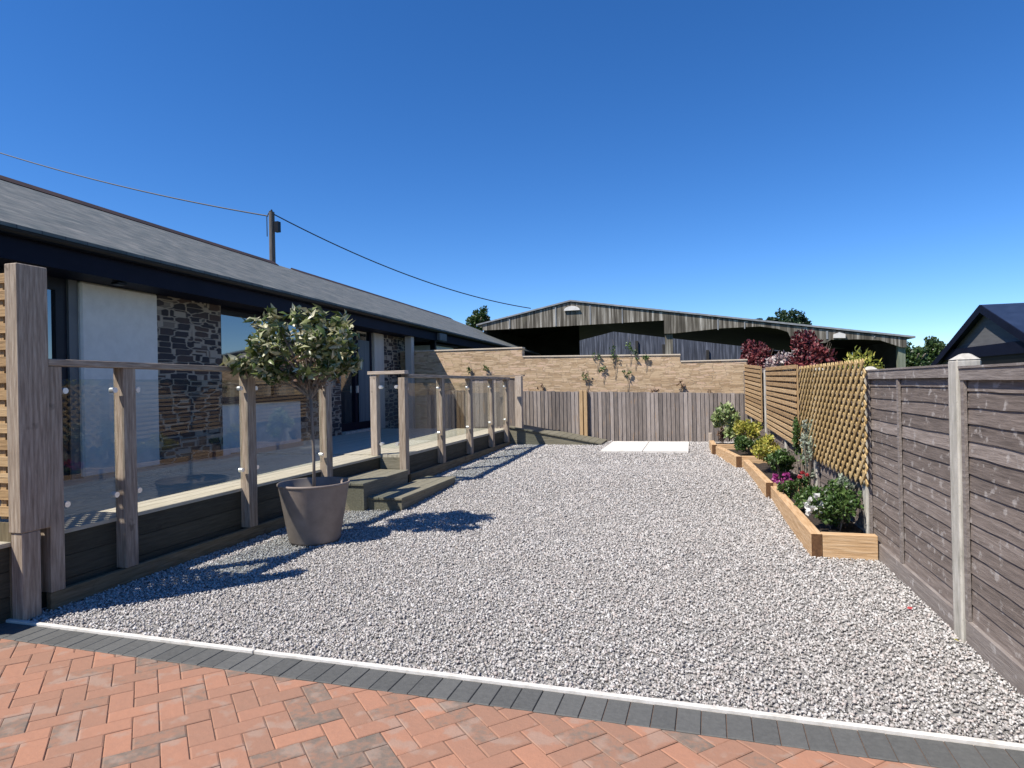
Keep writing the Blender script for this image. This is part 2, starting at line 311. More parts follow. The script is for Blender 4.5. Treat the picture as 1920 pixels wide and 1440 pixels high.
# gravel base sheet, rising gently towards the back
g = MB(); ys = [2.9+i*.25 for i in range(48)]
for y in ys:
    g.v += [(-4.6, y, gz(y)-.006), (1.6, y, gz(y)-.006)]
for i in range(len(ys)-1): g.f.append((2*i, 2*i+1, 2*i+3, 2*i+2))
tag(g.build('gravel', W['gravelbase']), kind='structure')
# loose stones
def stones():
    parts = []
    for y0, y1, dens, s in ((2.93, 5.0, 4800, .0081), (5.0, 7.5, 3800, .0088), (7.5, 10.5, 2500, .0101), (10.5, 14.2, 1500, .0122)):
        n = int((y1-y0)*5.75*dens); x = -4.22+rng.random(n)*5.75; y = y0+rng.random(n)*(y1-y0)
        k = (y > 2.942-.0245*x) & (x < 1.44-.036*np.maximum(y-5.8, 0)) 
        parts.append(np.stack([x[k], y[k], gzn(y[k]), np.full(k.sum(), s)], 1))
    A = np.concatenate(parts); n = len(A)
    cube = np.array([(x, y, z) for z in (-1, 1) for x, y in ((-1, -1), (1, -1), (1, 1), (-1, 1))], float)
    V = cube[None]*(.45+.55*rng.random((n, 8, 3))+0.0)
    V[:, 4:, :2] *= (.35+.5*rng.random((n, 1, 1)))
    sc3 = A[:, 3][:, None]*(np.array([[1.15, .85, .62]])*(.55+.8*rng.random((n, 3))))*(.7+.75*rng.random((n, 1))**2)
    V *= sc3[:, None, :]
    q = rng.normal(size=(n, 4)); q[:, 1:3] *= .45; q /= np.linalg.norm(q, axis=1, keepdims=True); a, b, c, d = q.T
    R = np.stack([1-2*(c*c+d*d), 2*(b*c-d*a), 2*(b*d+c*a), 2*(b*c+d*a), 1-2*(b*b+d*d), 2*(c*d-b*a), 2*(b*d-c*a), 2*(c*d+b*a), 1-2*(b*b+c*c)], 1).reshape(n, 3, 3)
    V = np.einsum('nij,nkj->nki', R, V)
    V += A[:, None, :3]; V[:, :, 2] += (A[:, 3]*(.15+.75*rng.random(n)))[:, None]
    Fc = np.array([(3, 2, 1, 0), (4, 5, 6, 7), (0, 1, 5, 4), (1, 2, 6, 5), (2, 3, 7, 6), (3, 0, 4, 7)])
    Fq = (np.arange(n)*8)[:, None, None]+Fc[None]
    return npmesh('gravel_stones', V.reshape(-1, 3), Fq.reshape(-1, 4), W['gravelstone'])
tag(stones(), 'loose pale grey and pink gravel chippings covering the yard', 'gravel', kind='stuff')

# block paving: herringbone field cut along the charcoal border
def clip(poly, f):
    out = []
    for i, p in enumerate(poly):
        q = poly[(i+1) % len(poly)]; a, b = f(p), f(q)
        if a >= 0: out.append(p)
        if a*b < 0: t = a/(a-b); out.append((p[0]+t*(q[0]-p[0]), p[1]+t*(q[1]-p[1])))
    return out
def area(p): return .5*abs(sum(p[i][0]*p[(i+1) % len(p)][1]-p[(i+1) % len(p)][0]*p[i][1] for i in range(len(p))))
def block(mb, poly, z, gap=.0020, ch=.0055):
    cx = sum(p[0] for p in poly)/len(poly); cyy = sum(p[1] for p in poly)/len(poly)
    def ins(d):
        r = []
        for x, y in poly:
            l = math.hypot(x-cx, y-cyy); k = max(.1, 1-d*1.3/l); r.append((cx+(x-cx)*k, cyy+(y-cyy)*k))
        return r
    n = len(poly); a, b, c = ins(gap), ins(gap), ins(gap+ch); zz = z+random.uniform(-.0012, .0012)
    vs = [(x, y, z-.016) for x, y in a]+[(x, y, zz-.003) for x, y in b]+[(x, y, zz) for x, y in c]
    mb.add(vs, [(i, (i+1) % n, n+(i+1) % n, n+i) for i in range(n)]+[(n+i, n+(i+1) % n, 2*n+(i+1) % n, 2*n+i) for i in range(n)]+[tuple(range(2*n, 3*n))])
hb = MB(); u = (math.cos(math.radians(-44.5)), math.sin(math.radians(-44.5))); v = (-u[1], u[0]); s_ = .1; P0 = (-.72, 2.552)
red_edge = lambda x: kerb(x)-.235
for i in range(-60, 60):
    for j in range(-60, 60):
        k = (i+j) % 4
        if k == 0: rc = ((0, 0), (2, 0), (2, 1), (0, 1))
        elif k == 2: rc = ((0, 0), (1, 0), (1, 2), (0, 2))
        else: continue
        poly = [(P0[0]+s_*((i+a)*u[0]+(j+b)*v[0]), P0[1]+s_*((i+a)*u[1]+(j+b)*v[1])) for a, b in rc]
        if max(p[1] for p in poly) < -1.2 or max(p[0] for p in poly) < -5.2 or min(p[0] for p in poly) > 3.2: continue
        poly = clip(poly, lambda p: red_edge(p[0])-.002-p[1])
        if len(poly) > 2 and area(poly) > .0006: block(hb, poly, 0)
tag(hb.build('paving', W['redpaver']), kind='structure')
pb = MB(); x = -5.3+.03
while x < 3.2:
    a, b = x, x+.1
    block(pb, [(a-.005, red_edge(a)), (b-.005, red_edge(b)), (b, kerb(b)-.034), (a, kerb(a)-.034)], .001, gap=.0014, ch=.004); x += .1015
tag(pb.build('paving_border', W['darkpaver']), kind='structure')
tag(MB().add([(-6, -1.5, -.005), (3.4, -1.5, -.005), (3.4, 2.93, -.005), (-6, 2.93, -.005)], [(0, 1, 2, 3)]).build('paving_bed', W['joint']), kind='structure')
kb = MB()
for a, b in ((-4.9, -2.345), (-2.338, 3.0)):
    kb.hexa([(a, kerb(a)-.032, -.05), (b, kerb(b)-.032, -.05), (b, kerb(b)-.004, -.05), (a, kerb(a)-.004, -.05)], [(a, kerb(a)-.032, .014), (b, kerb(b)-.032, .014), (b, kerb(b)-.004, .014), (a, kerb(a)-.004, .014)])
tag(kb.build('kerb', W['whiteedge'], bevel=.003), kind='structure')

# concrete slabs at the back
for (a, b, lab) in ((-1.70, -.93, 'pale concrete slab in the gravel, the left one beside the ramp foot'), (-.92, -.10, 'pale concrete slab in the gravel, the right one towards the planters')):
    o = MB().box(a, b, 12.05, 13.95, gz(12)-.02, .182).build('paving_slab', W['slab'], bevel=.006)
    tag(o, lab, 'paving slab', 'concrete slabs at the back of the gravel')

# ================================================================== HOUSE (own frame: x out of the facade, y along it)
HR = math.radians(3.0); HO = (-6.5, 4.0, 0)
HM = Matrix.Translation(HO) @ Matrix.Rotation(HR, 4, 'Z')
house = thing('bungalow', 'long low bungalow with grey slate roof, navy fascia and dark stone piers on the left', 'house', HO, HR)
class HB(MB):
    def build(s, name, m, parent=None, **k):
        s.v = [tuple(HM @ Vector(q)) for q in s.v]; return MB.build(s, name, m, parent, **k)
Y0, Y1 = -9.0, 27.2
# roof: front slope, back slope as one thick folded slab; slope from eave (.5, 3.0) to ridge (-4.2, 4.98)
rf = HB().prism([(.56, Y0, 2.975), (.56, Y0, 3.01), (-4.2, Y0, 5.01), (-8.96, Y0, 3.01), (-8.96, Y0, 2.975), (-4.2, Y0, 4.93)], (0, Y1-Y0, 0)).build('roof', W['slate'], house)
y = Y0
rt = HB()
while y < Y1:
    if 11.6 < y < 12.5 and rt.v: rt.build('ridge_tiles', W['ridge'], rf); rt = HB()
    if not (11.6 < y < 12.5):
        a, b = y, y+.44; k = -.0 if y < 12 else -.02
        rt.add([(-4.38, a, 4.95+k), (-4.2, a, 5.075+k), (-4.02, a, 4.95+k), (-4.38, b, 4.95+k), (-4.2, b, 5.075+k), (-4.02, b, 4.95+k), (-4.2, a, 4.93+k), (-4.2, b, 4.93+k)], [(0, 1, 4, 3), (1, 2, 5, 4), (0, 6, 1), (1, 6, 2), (3, 4, 7), (4, 5, 7)])
    y += .45
rt.build('ridge_tiles', W['ridge'], rf)
HB().prism([(-8.6, Y1-.6, .5), (0, Y1-.6, .5), (0, Y1-.6, 2.9), (-4.2, Y1-.6, 4.85), (-8.6, Y1-.6, 2.9)], (0, .2, 0)).build('gable_wall', W['render'], house)
HB().box(.47, .5, Y0, Y1, 2.69, 2.972).build('fascia', W['navy'], house)
HB().box(.0-8.5, .469, Y0, Y1, 2.70, 2.73).build('soffit', W['navy'], house)
gt = HB(); n = 8; pts = []
for k in range(n+1):
    t = math.pi*k/n; pts.append((.56-.058*math.cos(t), Y0, 2.955-.058*math.sin(t)))
inner = [(.56-.05*math.cos(math.pi*k/n), Y0, 2.955-.05*math.sin(math.pi*k/n)) for k in range(n, -1, -1)]
gt.prism(pts+inner, (0, Y1-Y0, 0)).build('gutter', W['black'], house)
dz = .5
# walls (all front faces near local x = 0)
HB().box(-.3, -.1, Y0, 11.18, 0, 2.70).build('wall', W['render'], house)
HB().box(-.099, .045, 1.52, 2.641, dz, 2.699).build('render_panel', W['render'], house, bevel=.02)
HB().box(-.3, .0, -2.0, -.1, 0, 2.698).build('side_wall', W['render'], house)
HB().box(-.099, .0, 1.405, 1.519, dz, 2.699).build('grey_pilaster', W['greycol'], house)
def window(y0, y1, z0, z1, fr=.07, sill=True, mull=()):
    f = HB(); x0, x1 = -.098, -.03
    f.box(x0, x1, y0, y0+fr, z0, z1); f.box(x0, x1, y1-fr, y1, z0, z1); f.box(x0, x1, y0+fr, y1-fr, z0, z0+fr); f.box(x0, x1, y0+fr, y1-fr, z1-fr, z1)
    for m_ in mull: f.box(x0, x1, m_-.035, m_+.035, z0+fr, z1-fr)
    o = f.build('window', W['darkframe'], house)
    HB().box(-.075, -.06, y0+fr, y1-fr, z0+fr, z1-fr).build('pane', W['window'], o)
    return o
window(.1, 1.404, 1.2, 2.699, .13)
HB().box(-.098, -.02, .1, 1.404, dz, 1.199).build('wall_below_window', W['darkframe'], house)
HB().box(-.099, .02, 2.642, 3.88, .0, 2.699).build('stone_pier', W['stone'], house)
window(3.881, 6.69, 1.28, 2.66, .07, mull=(5.3,))
HB().box(-.098, -.01, 3.881, 6.69, 2.661, 2.699).build('window_head', W['navy'], house)
HB().box(-.099, .012, 3.881, 6.0, .0, 1.24).build('white_panel', W['render'], house)
HB().box(-.099, .06, 3.881, 6.69, 1.241, 1.279).build('window_sill', W['darkframe'], house, bevel=.004)
HB().box(-.099, .02, 6.691, 7.5, .0, 2.699).build('stone_pier', W['stone'], house)
HB().box(-.099, .013, 6.0, 6.69, .0, 1.24).build('stone_panel', W['stone'], house)
d = HB(); y0, y1 = 7.501, 9.05
for a, b in ((y0, y0+.09), (y1-.09, y1), (8.2, 8.32)): d.box(-.098, -.02, a, b, dz+.06, 2.699)
d.box(-.098, -.02, y0+.09, y1-.09, dz+.06, dz+.22); d.box(-.098, -.02, y0+.09, 8.2, 2.6, 2.699)
dd = d.build('patio_door', W['navy'], house)
HB().box(-.075, -.06, y0+.09, y1-.09, dz+.2, 2.65).build('pane', W['window'], dd)
HB().box(-.0195, -.004, 8.36, 8.9, dz+.22, 2.5).build('door_blind', W['curtain'], dd)
hh = HB().box(-.019, .03, 8.24, 8.27, 1.35, 1.5); hh.build('handle', W['steel'], dd)
HB().box(-.1, .12, 7.5, 9.05, dz, dz+.058).build('door_threshold', W['concrete'], house)
HB().box(-.099, .05, 9.06, 9.57, dz, 2.699).build('pale_pilaster', W['postpaint'], house, bevel=.01)
HB().box(-.099, .02, 9.571, 11.2, .0, 2.698).build('stone_pier', W['stone'], house)
HB().box(.25, .42, 10.35, 10.53, dz-.35, 2.699).build('veranda_post', W['postpaint'], house, bevel=.006)
sb = HB().box(.501, .60, 11.98, 12.55, 2.70, 2.90); sb.build('wall_box', W['greycol'], house, bevel=.01)
HB().box(.3, .44, 12.0, 12.12, 1.9, 2.69).build('downpipe', W['black'], house)
HB().box(.34, .44, 1.62, 1.75, 2.655, 2.69).build('soffit_light', W['black'], house, bevel=.01)
HB().box(-3.0, -.31, 11.0, 11.18, 0, 2.699).build('return_wall', W['render'], house)
# little white outbuilding glimpsed beyond the end of the house
ob = thing('white_outhouse', 'small cream rendered outhouse glimpsed under the eaves behind the sandy wall', 'outbuilding', (-7.8, 17.4, 0))
MB().box(-8.9, -7.0, 16.6, 18.2, .1, 2.62).build('wall', W['render'], ob)
MB().prism([(-9.0, 16.5, 2.9), (-6.9, 16.5, 2.62), (-6.9, 16.5, 2.66), (-9.0, 16.5, 2.94)], (0, 1.8, 0)).build('roof', W['darkframe'], ob)

# ================================================================== DECK, RAMP, STEPS
deck = thing('raised_deck', 'raised timber terrace with shade-toned fascia running along the front of the bungalow', 'deck', (-5.2, 7, 0))
NEAR, FAR, XN, XF = .50, .52, -4.2, -3.88
db = MB(); x = -6.6; k = 0
while x < XN-.01:
    x1 = min(x+.138, XN); db.box(x, x1-.005, 2.6, 8.05, NEAR-.028, NEAR); x += .14
x = -6.9
while x < XF-.01:
    x1 = min(x+.138, XF); db.box(x, x1-.005, 8.056, 13.3, NEAR-.028, FAR-.01); x += .14
db.build('deck_boards', W['decktop'], deck)
fa = MB()
for z0, z1 in ((.0, .15), (.154, .31), (.314, .470)): fa.box(XN-.05, XN-.02, 2.62, 8.03, z0, z1); fa.box(XF-.05, XF-.02, 8.08, 13.28, z0+.0, z1+.01)
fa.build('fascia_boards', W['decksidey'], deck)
fe = MB()
for z0, z1 in ((.0, .15), (.154, .31), (.314, .470)): fe.box(XN-.019, XF-.0, 8.05, 8.078, z0, z1)
fe.build('return_fascia', W['greenx'], deck)
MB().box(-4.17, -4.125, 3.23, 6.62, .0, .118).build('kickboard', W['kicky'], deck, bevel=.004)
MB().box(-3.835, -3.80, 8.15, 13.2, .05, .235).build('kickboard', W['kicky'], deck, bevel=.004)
st = thing('timber_steps', 'two dark timber steps down from the deck to the gravel behind the plant pot', 'steps', (-3.75, 7.3, 0))
t_ = MB()
for i in range(3): t_.box(-4.19+.165*i, -4.19+.165*i+.16, 6.63, 7.86, .305, .333)
t_.build('upper_tread', W['greeny'], st, bevel=.003)
MB().box(-3.735, -3.705, 6.65, 7.84, 0, .304).box(-4.18, -3.736, 6.65, 6.68, 0, .304).box(-4.18, -3.736, 7.81, 7.84, 0, .304).build('upper_riser', W['greeny'], st)
t_ = MB()
for i in range(3): t_.box(-3.70+.15*i, -3.70+.15*i+.145, 6.72, 8.48, .135, .163)
t_.build('lower_tread', W['greeny'], st, bevel=.003)
MB().box(-3.30, -3.27, 6.74, 8.46, 0, .134).box(-3.70, -3.301, 6.74, 6.77, 0, .134).box(-3.70, -3.301, 8.43, 8.46, 0, .134).build('lower_riser', W['greeny'], st)
rp = thing('access_ramp', 'low olive brown timber ramp sloping right along the foot of the board fence', 'ramp', (-2.8, 13.6, .1))
MB().hexa([(-3.88, 13.32, .08), (-1.85, 13.32, .08), (-1.85, 14.2, .08), (-3.88, 14.2, .08)], [(-3.88, 13.32, .525), (-1.85, 13.32, .165), (-1.85, 14.2, .165), (-3.88, 14.2, .525)]).build('ramp_frame', W['greenx'], rp)
r2 = MB()
for i in range(14):
    a = -3.88+i*.145; b = a+.138; za = .53-.1773*(a+3.88); zb = .53-.1773*(b+3.88)
    r2.hexa([(a, 13.29, za), (b, 13.29, zb), (b, 14.2, zb), (a, 14.2, za)], [(a, 13.29, za+.026), (b, 13.29, zb+.026), (b, 14.2, zb+.026), (a, 14.2, za+.026)])
r2.build('ramp_boards', W['greenx'], rp)

# ================================================================== BALUSTRADES
def clampmb(mb, x, y, z, sgn):
    mb.tube([(x-.02, y, z), (x+.022, y, z)], [.021, .021], 14)
def balustrade(name, label, posts, xo, zt0, zt1, zb, deckz, cz, rails, first_clamp=True):
    """posts: list of y ranges; xo outer face x"""
    t = thing(name, label, 'balustrade', (xo-.05, posts[0][0], zb))
    for (a, b) in posts:
        MB().box(xo-.1, xo, a, b, zb, zt0-.048).build('post', W['weatherv'], t, bevel=.004)
    a, b = rails
    MB().hexa([(xo-.115, a, zt0-.046), (xo+.012, a, zt0-.046), (xo+.012, b, zt1-.046), (xo-.115, b, zt1-.046)],
              [(xo-.115, a, zt0), (xo+.012, a, zt0), (xo+.012, b, zt1), (xo-.115, b, zt1)]).build('top_rail', W['weathery'], t, bevel=.004)
    for i in range(len(posts)-1):
        ya, yb = posts[i][1]+.035, posts[i+1][0]-.035
        p = MB().box(xo-.056, xo-.046, ya, yb, deckz+.09, zt1-.115).build('glass_pane', W['glass'], t)
        for yy, s in ((ya+.012, 1), (yb-.012, -1)):
            for z in cz:
                c = MB(); clampmb(c, xo-.05, yy, z, s); c.build('glass_clamp', W['steel'], p)
    return t
balustrade('deck_balustrade', 'glass and timber balustrade between the tall corner post and the steps, behind the potted tree',
           [(3.23, 3.33), (3.815, 3.925), (5.20, 5.32), (6.56, 6.68)], -4.12, 1.675, 1.655, .119, NEAR, (.68, 1.46), (3.225, 6.70))
balustrade('deck_balustrade', 'glass and timber balustrade running from the steps to the board screen at the far end',
           [(8.0, 8.11), (9.35, 9.46), (10.68, 10.79), (11.95, 12.06), (13.0, 13.11)], -3.80, 1.625, 1.615, .236, FAR, (.72, 1.42), (8.12, 13.2))
rt_ = thing('deck_balustrade', 'short sunlit rail and glass panel between two posts at the top of the steps', 'balustrade', (-4.1, 8.05, .5))
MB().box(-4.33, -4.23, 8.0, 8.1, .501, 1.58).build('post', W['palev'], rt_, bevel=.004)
MB().box(-4.36, -3.79, 7.985, 8.115, 1.626, 1.672).build('top_rail', W['palex'], rt_, bevel=.004)  # paler timber than the other rails, sunlight put into its colour
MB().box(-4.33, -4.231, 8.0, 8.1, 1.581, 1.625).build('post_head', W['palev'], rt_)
gp = MB().box(-4.20, -3.93, 8.045, 8.055, .60, 1.52).build('glass_pane', W['glass'], rt_)
for xx in (-4.185, -3.945):
    for z in (.66, 1.45): MB().tube([(xx, 8.02, z), (xx, 8.08, z)], .024, 14).build('glass_clamp', W['steel'], gp)
# corner post with lattice
cp = thing('corner_post', 'tall thick weathered timber post at the near end of the deck on the far left', 'post', (-4.14, 3.1, 0))
MB().box(-4.205, -4.095, 3.02, 3.221, .56, 2.275).build('upper_timber', W['weatherv'], cp, bevel=.006)
MB().box(-4.2, -4.10, 3.03, 3.15, .0, .559).build('lower_timber', W['weatherv'], cp, bevel=.006)
la = thing('lattice_screen', 'golden square lattice panel at the left picture edge, behind the tall corner post', 'trellis', (-4.8, 3.08, .6))
l1 = MB(); z = .66
while z < 2.2: l1.box(-5.6, -4.21, 3.04, 3.055, z, z+.062); z += .107
l1.build('lattice_slats', W['goldx'], la)
l1 = MB(); x = -5.6
while x < -4.3: l1.box(x, x+.05, 3.056, 3.07, .64, 2.2); x += .107
l1.build('lattice_uprights', W['goldv'], la)
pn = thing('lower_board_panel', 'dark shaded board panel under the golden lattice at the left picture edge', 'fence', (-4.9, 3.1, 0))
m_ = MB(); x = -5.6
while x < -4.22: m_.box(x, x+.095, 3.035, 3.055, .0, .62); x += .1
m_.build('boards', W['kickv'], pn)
# board screen at the far end of the deck
bs = thing('board_screen', 'upright grey brown board screen closing the far end of the deck', 'fence', (-4.1, 13.55, .5))
m_ = MB(); x = -4.9; i = 0
while x < -3.75:
    m_.box(x, x+.098, 13.5+.006*(i % 2), 13.525+.006*(i % 2), .53, 1.60); x += .1; i += 1
m_.build('boards', W['backboard'], bs)
MB().box(-3.745, -3.60, 13.42, 13.56, .50, 1.635).build('end_post', W['palev'], bs, bevel=.006)
MB().box(-4.9, -3.56, 13.46, 13.58, 1.636, 1.67).build('top_rail', W['weatherx'], bs)

# ================================================================== BACK FENCE AND WALL
bf = thing('board_fence', 'low grey feather edge board fence with golden double post across the back of the gravel', 'fence', (-1.4, 14.25, .15))
m_ = MB(); x = -6.2; i = 0
while x < 1.07:
    if True:
        zt = 1.305-.027*(x+3.73)*1.0+random.uniform(-.008, .008)
        wv = random.uniform(.089, .094)
        m_.hexa([(x, 14.264, .1), (x+wv, 14.246, .1), (x+wv, 14.258, .1), (x, 14.268, .1)], [(x, 14.264, zt), (x+wv, 14.246, zt), (x+wv, 14.258, zt), (x, 14.268, zt)])
    x += .088; i += 1
m_.build('boards', W['backboard'], bf)
m_ = MB(); m_.box(-6.2, 1.08, 14.27, 14.31, .35, .43).box(-6.2, 1.08, 14.27, 14.31, 1.0, 1.08); m_.build('back_rails', W['weatherx'], bf)
MB().box(-2.46, -2.385, 14.17, 14.245, .2, 1.30).build('post', W['goldv'], bf, bevel=.004)
MB().box(-2.365, -2.29, 14.17, 14.245, .2, 1.30).build('post', W['goldv'], bf, bevel=.004)
wl = thing('garden_wall', 'sandy coloured stone wall with stepped top behind the low board fence', 'wall', (-2.5, 14.7, .1))
wm = MB(); wm.prism([(-9.5, 14.6, -.2), (1.12, 14.6, -.2), (1.12, 14.6, 1.88), (-.265, 14.6, 1.885), (-.265, 14.6, 2.035), (-3.88, 14.6, 2.105), (-3.88, 14.6, 2.315), (-9.5, 14.6, 2.33)], (0, .22, 0))
wm.build('wall', W['sandwall'], wl)
W['coping'] = mat('pale_coping', [(0, (.48, .40, .30)), (1, (.62, .54, .43))], n=9, bump=.2)
cm = MB()
cm.hexa([(-9.5, 14.58, 2.331), (-3.87, 14.58, 2.316), (-3.87, 14.84, 2.316), (-9.5, 14.84, 2.331)], [(-9.5, 14.58, 2.362), (-3.87, 14.58, 2.346), (-3.87, 14.84, 2.346), (-9.5, 14.84, 2.362)])
cm.hexa([(-3.869, 14.58, 2.106), (-.255, 14.58, 2.036), (-.255, 14.84, 2.036), (-3.869, 14.84, 2.106)], [(-3.869, 14.58, 2.135), (-.255, 14.58, 2.064), (-.255, 14.84, 2.064), (-3.869, 14.84, 2.135)])
cm.hexa([(-.254, 14.58, 1.886), (1.14, 14.58, 1.881), (1.14, 14.84, 1.881), (-.254, 14.84, 1.886)], [(-.254, 14.58, 1.912), (1.14, 14.58, 1.908), (1.14, 14.84, 1.908), (-.254, 14.84, 1.912)])
cm.build('coping', W['coping'], wl)

# ================================================================== RIGHT FENCE
rfence = thing('lap_fence', 'weathered grey overlap panel fence with pale concrete posts along the right side', 'fence', (1.45, 6, 0))
def fpt(y, dx): return (fx(y)+dx, y)
posts_y = [.35, 2.19, 4.03, 5.95, 7.8, 9.65, 11.5, 13.35]
for i in range(len(posts_y)):
    ya = posts_y[i]+.065; yb = (posts_y[i+1] if i+1 < len(posts_y) else 14.6)-.065
    zb = gz((ya+yb)/2); top = zb+(1.49 if i < 2 else 1.505 if i == 2 else 1.50)
    bd = MB(); nrow = 15; h = (top-.045-zb-.13)/nrow
    for r_ in range(nrow):
        z0 = zb+.13+r_*h; seg = 8
        wav = [random.uniform(-.0045, .0045) for _ in range(seg+1)]; tz = random.uniform(-.004, .004)
        for k in range(seg):
            p, q = ya+(yb-ya)*k/seg, ya+(yb-ya)*(k+1)/seg
            lo = [(fx(p)-.012, p, z0+wav[k]+tz), (fx(q)-.012, q, z0+wav[k+1]+tz), (fx(q)-.006, q, z0+wav[k+1]+tz), (fx(p)-.006, p, z0+wav[k]+tz)]
            hi = [(fx(p)-.003, p, z0+h*1.22), (fx(q)-.003, q, z0+h*1.22), (fx(q)+.003, q, z0+h*1.22), (fx(p)+.003, p, z0+h*1.22)]
            o = len(bd.v)
            if k == 0: bd.v += lo+hi
            else:
                # continue the strip so that a board stays one island
                bd.v += [lo[1], lo[2], hi[1], hi[2]]
            if k == 0:
                b0 = [o, o+3, o+4, o+7]; nx_ = [o+1, o+2, o+5, o+6]
                bd.f.append((b0[0], b0[1], b0[3], b0[2]))
            else:
                nx_ = [o, o+1, o+2, o+3]
            l0, l1_, h0, h1 = b0; L0, L1, H0, H1 = nx_
            bd.f += [(l0, L0, H0, h0), (l1_, h1, H1, L1), (l0, l1_, L1, L0), (h0, H0, H1, h1)]
            b0 = nx_
        bd.f.append((b0[0], b0[2], b0[3], b0[1]))
    pan = bd.build('fence_panel', W['fenceboard'], rfence)
    fm = MB()
    def bar(p, q, d0, d1, z0, z1): fm.hexa([(fx(p)+d0, p, z0), (fx(q)+d0, q, z0), (fx(q)+d1, q, z0), (fx(p)+d1, p, z0)], [(fx(p)+d0, p, z1), (fx(q)+d0, q, z1), (fx(q)+d1, q, z1), (fx(p)+d1, p, z1)])
    bar(ya, yb, -.04, .03, top-.012, top); fm.build('cap_rail', W['fenceframe'], pan)
    fm = MB(); bar(ya, yb, -.034, -.014, top-.075, top-.013); fm.build('top_rail', W['fenceframe'], pan)
    for yy, ww in ((ya, .04), ((ya+yb)/2+.06, .04), (yb-.04, .04)):
        fm = MB(); bar(yy, yy+ww, -.030, -.0135, zb+.13, top-.0755); fm.build('batten', W['fenceframe'], pan)
    fm = MB(); bar(ya, yb, -.03, .0, zb-.05, zb+.128); fm.build('gravel_board', W['fenceframe'], pan, bevel=.004)
    y = posts_y[i]; zp = gz(y); s = .055
    tp = zp+(1.555 if i < 3 else 1.53); cx = fx(y)+.02
    if i == 6: tp = 1.63
    pm = MB(); pm.box(cx-s-.01, cx+s, y-s-.005, y+s+.005, zp-.2, tp-.03)
    pm.add([(cx-s-.01, y-s-.005, tp-.029), (cx+s, y-s-.005, tp-.029), (cx+s, y+s+.005, tp-.029), (cx-s-.01, y+s+.005, tp-.029), (cx-.02, y-.02, tp+.005), (cx+.02, y-.02, tp+.005), (cx+.02, y+.02, tp+.005), (cx-.02, y+.02, tp+.005)], [(0, 1, 5, 4), (1, 2, 6, 5), (2, 3, 7, 6), (3, 0, 4, 7), (4, 5, 6, 7)])
    pm.build('concrete_post', W['concrete'], rfence, bevel=.008)

# trellises on the fence
t1 = thing('diamond_trellis', 'golden expanding diamond trellis on the fence behind the two nearest planters', 'trellis', (1.37, 7.1, .55))
ya, yb = 5.80, 8.42; za0, za1 = .555, 1.585
def slat(mb, p, q, d, wd, th):       # p,q = (y,z); lath lying in the fence plane
    dy, dzz = q[0]-p[0], q[1]-p[1]; l = math.hypot(dy, dzz); ny, nz = -dzz/l*wd/2, dy/l*wd/2
    P = [(p[0]-ny, p[1]-nz), (q[0]-ny, q[1]-nz), (q[0]+ny, q[1]+nz), (p[0]+ny, p[1]+nz)]
    mb.hexa([(fx(a)+d, a, b) for a, b in P], [(fx(a)+d-th, a, b) for a, b in P])
py, pz = .160, .130
for sgn, nm, d in ((1, 'rising_laths', -.052), (-1, 'falling_laths', -.064)):
    mb = MB(); sl_ = pz/py
    k = -30
    while k < 45:
        y_s = ya+k*py; pts = []
        # line z = z0 + sgn*sl*(y-y_s); clip in the rectangle (bottom rises with the ground)
        z0 = za0 if sgn > 0 else za1
        a, b = y_s, y_s+(za1-za0)/sl_
        a2, b2 = max(a, ya), min(b, yb)
        if b2-a2 > .03:
            zA = z0+sgn*sl_*(a2-y_s); zB = z0+sgn*sl_*(b2-y_s)
            slat(mb, (a2, zA), (b2, zB), d, .043, .0115)
        k += 1
    mb.build(nm, W['lath'], t1, bevel=.004)
def sq_trellis(label, ya, yb, z0a, z0b, z1a, z1b, n):
    t = thing('slatted_trellis', label, 'trellis', (fx((ya+yb)/2)-.05, (ya+yb)/2, z0a), group=None)
    mb = MB()
    for k in range(n):
        f_ = k/(n-1); slat(mb, (ya, z0a+(z1a-z0a)*f_), (yb, z0b+(z1b-z0b)*f_), -.062, .052, .014)
    mb.build('cross_slats', W['goldy'], t, bevel=.003)
    mb = MB(); y = ya
    while y < yb+.01:
        f_ = (y-ya)/(yb-ya); slat(mb, (y, z0a+(z0b-z0a)*f_-.02), (y, z1a+(z1b-z1a)*f_+.02), -.046, .035, .014); y += (yb-ya)/16
    mb.build('upright_slats', W['goldv'], t)
sq_trellis('golden brown slatted trellis on the fence, next to the diamond trellis', 8.62, 11.1, .62, .70, 1.60, 1.62, 13)
sq_trellis('golden brown slatted trellis on the fence, farthest one, by the sandy wall corner', 11.75, 14.0, .74, .79, 1.66, 1.75, 13)

